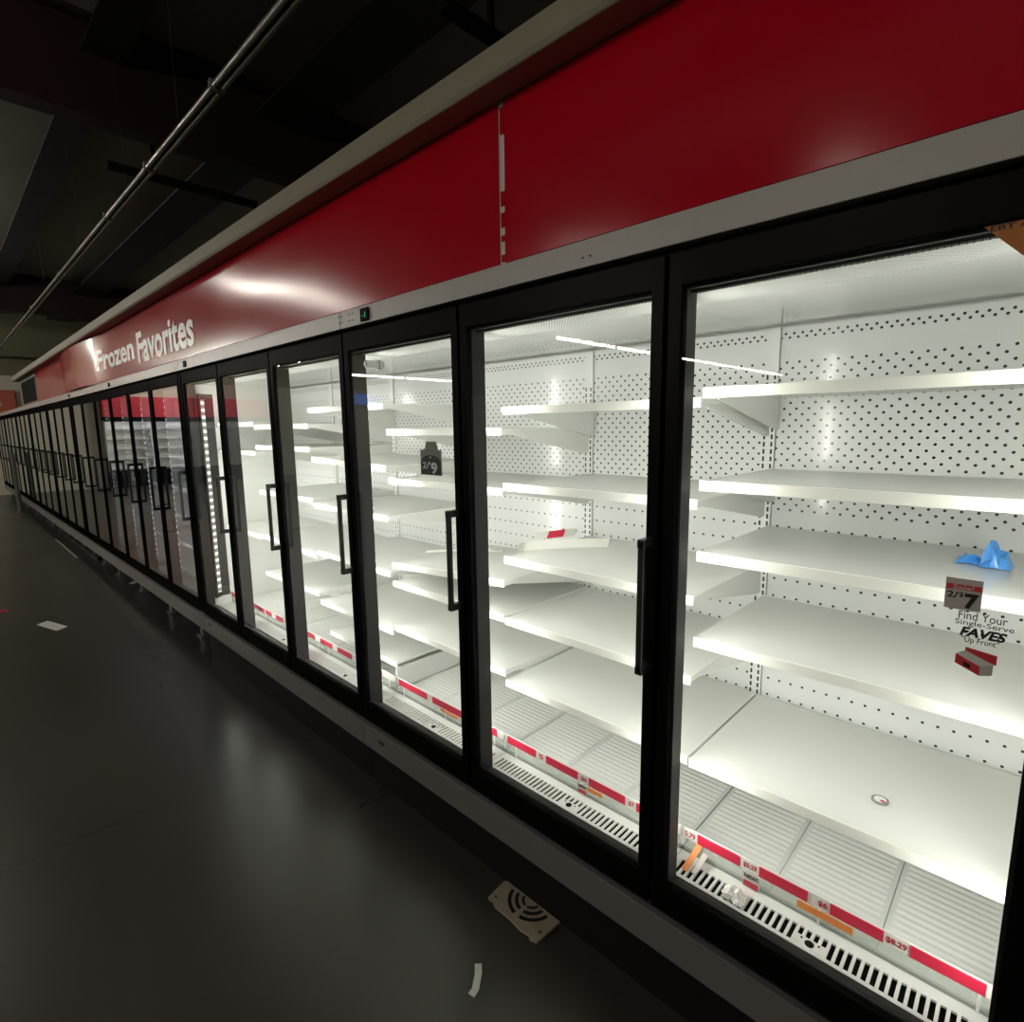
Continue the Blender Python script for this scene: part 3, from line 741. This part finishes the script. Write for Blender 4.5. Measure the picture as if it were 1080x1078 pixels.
t = thing('floor_post', 1.16, 15.6, FL, 'slim grey round topped post standing before the far freezers', 'post')
obj('shaft', MB().tube((1.16, 15.6, FL+.02), (1.16, 15.6, -.44), .042, 16), 'grey', t, smooth=True)
def dome(u, v):
    a = 2*math.pi*u; p = v*math.pi/2
    return (1.16+.042*math.cos(p)*math.cos(a), 15.6+.042*math.cos(p)*math.sin(a), -.44+.042*math.sin(p))
obj('cap', MB().grid(dome, 16, 6), 'grey', t, smooth=True)
obj('foot', MB().tube((1.16, 15.6, FL), (1.16, 15.6, FL+.02), .09, 20), 'grey', t)

# ------------------------------------------------------------------ far wall
t = thing('far_sign', 1.5, FARY, .45, 'orange red sign high on the far wall at the left edge', 'sign')
obj('board', MB().box(.9, 1.76, FARY-.10, FARY-.041, .5, 1.16), 'redfar', t, bevel=.01)
obj('lettering', flat_text(MB(), 'A', (1.36, FARY-.101, .72), (1,0,0), (0,0,1), .1, .2, (0,-1,0), .004, bold=.03), 'letter', t, recalc=False)
for i in range(4):
    x0 = -1.05 - (i+1)*1.22; x1 = x0 + 1.20
    t = thing('wall_shelving', (x0+x1)/2, FARY-.3, FL, 'white empty shelving unit under a red header on the far wall', 'shelving', 'white shelving units on the far wall')
    obj('back', MB().box(x0, x1, FARY-.05, FARY-.01, FL+.2, .42), 'shelfwhite', t)
    obj('header', MB().box(x0, x1, FARY-.42, FARY-.01, .44, 1.05), 'redhdr', t)
    obj('valance', MB().prism([(FARY-.43,.30),(FARY-.42,.30),(FARY-.42,.33),(FARY-.05,.33),(FARY-.05,.44),(FARY-.43,.44)], 'x', x0, x1), 'black', t)
    obj('base', MB().box(x0, x1, FARY-.45, FARY-.02, FL, -1.2), 'black', t)
    obj('fill_strip', MB().box(x0+.05, x1-.05, FARY-.41, FARY-.37, .312, .329), 'shelffill', t)  # glowing strip added to brighten the shelves in the door reflections
    for z in (.1, -.2, -.5, -.8, -1.1): obj('shelf', MB().box(x0+.01, x1-.01, FARY-.34, FARY-.05, z-.03, z), 'shelfwhite', t)
    for x in (x0, x1-.03): obj('upright', MB().box(x, x+.03, FARY-.40, FARY-.05, -1.2, .33), 'shelfwhite', t)
t = thing('lit_panel', -10.2, FARY-.06, 1., 'blue lit sign on the far wall beyond the shelving', 'sign')
obj('frame', MB().box(-10.95, -9.55, FARY-.05, FARY-.001, .92, 1.46), 'trim', t, bevel=.005)
obj('screen', MB().box(-10.9, -9.6, FARY-.06, FARY-.05, .97, 1.41), 'blue', t)

# ------------------------------------------------------------------ camera and settings
sc = bpy.context.scene
cam = bpy.data.cameras.new('camera'); co = bpy.data.objects.new('camera', cam); C.objects.link(co)
r = Vector((0.6919932768210126, -0.7217936376455732, -0.012619409213113934))
u = Vector((0.11713750310946532, 0.09501791215440825, 0.9885597613372178))
f = Vector((0.7123370762495781, 0.6855549146670804, -0.15030086086252073))
co.matrix_world = Matrix(((r.x, u.x, -f.x, 0), (r.y, u.y, -f.y, 0), (r.z, u.z, -f.z, H), (0, 0, 0, 1)))
cam.sensor_fit = 'HORIZONTAL'; cam.sensor_width = 36; cam.lens = 36*584.28/1080
cam.clip_start = .02; cam.clip_end = 200
sc.camera = co
w = bpy.data.worlds.new('world'); sc.world = w; w.use_nodes = True
w.node_tree.nodes['Background'].inputs[0].default_value = (.02, .02, .02, 1)
w.node_tree.nodes['Background'].inputs[1].default_value = 1
sc.view_settings.view_transform = 'Standard'; sc.view_settings.look = 'None'
sc.view_settings.exposure = 0; sc.view_settings.gamma = 1; sc.view_settings.use_curve_mapping = False
cy = sc.cycles
cy.use_denoising = True; cy.max_bounces = 9; cy.diffuse_bounces = 5; cy.glossy_bounces = 4; cy.transparent_max_bounces = 24
cy.caustics_reflective = False; cy.caustics_refractive = False; cy.sample_clamp_indirect = 4
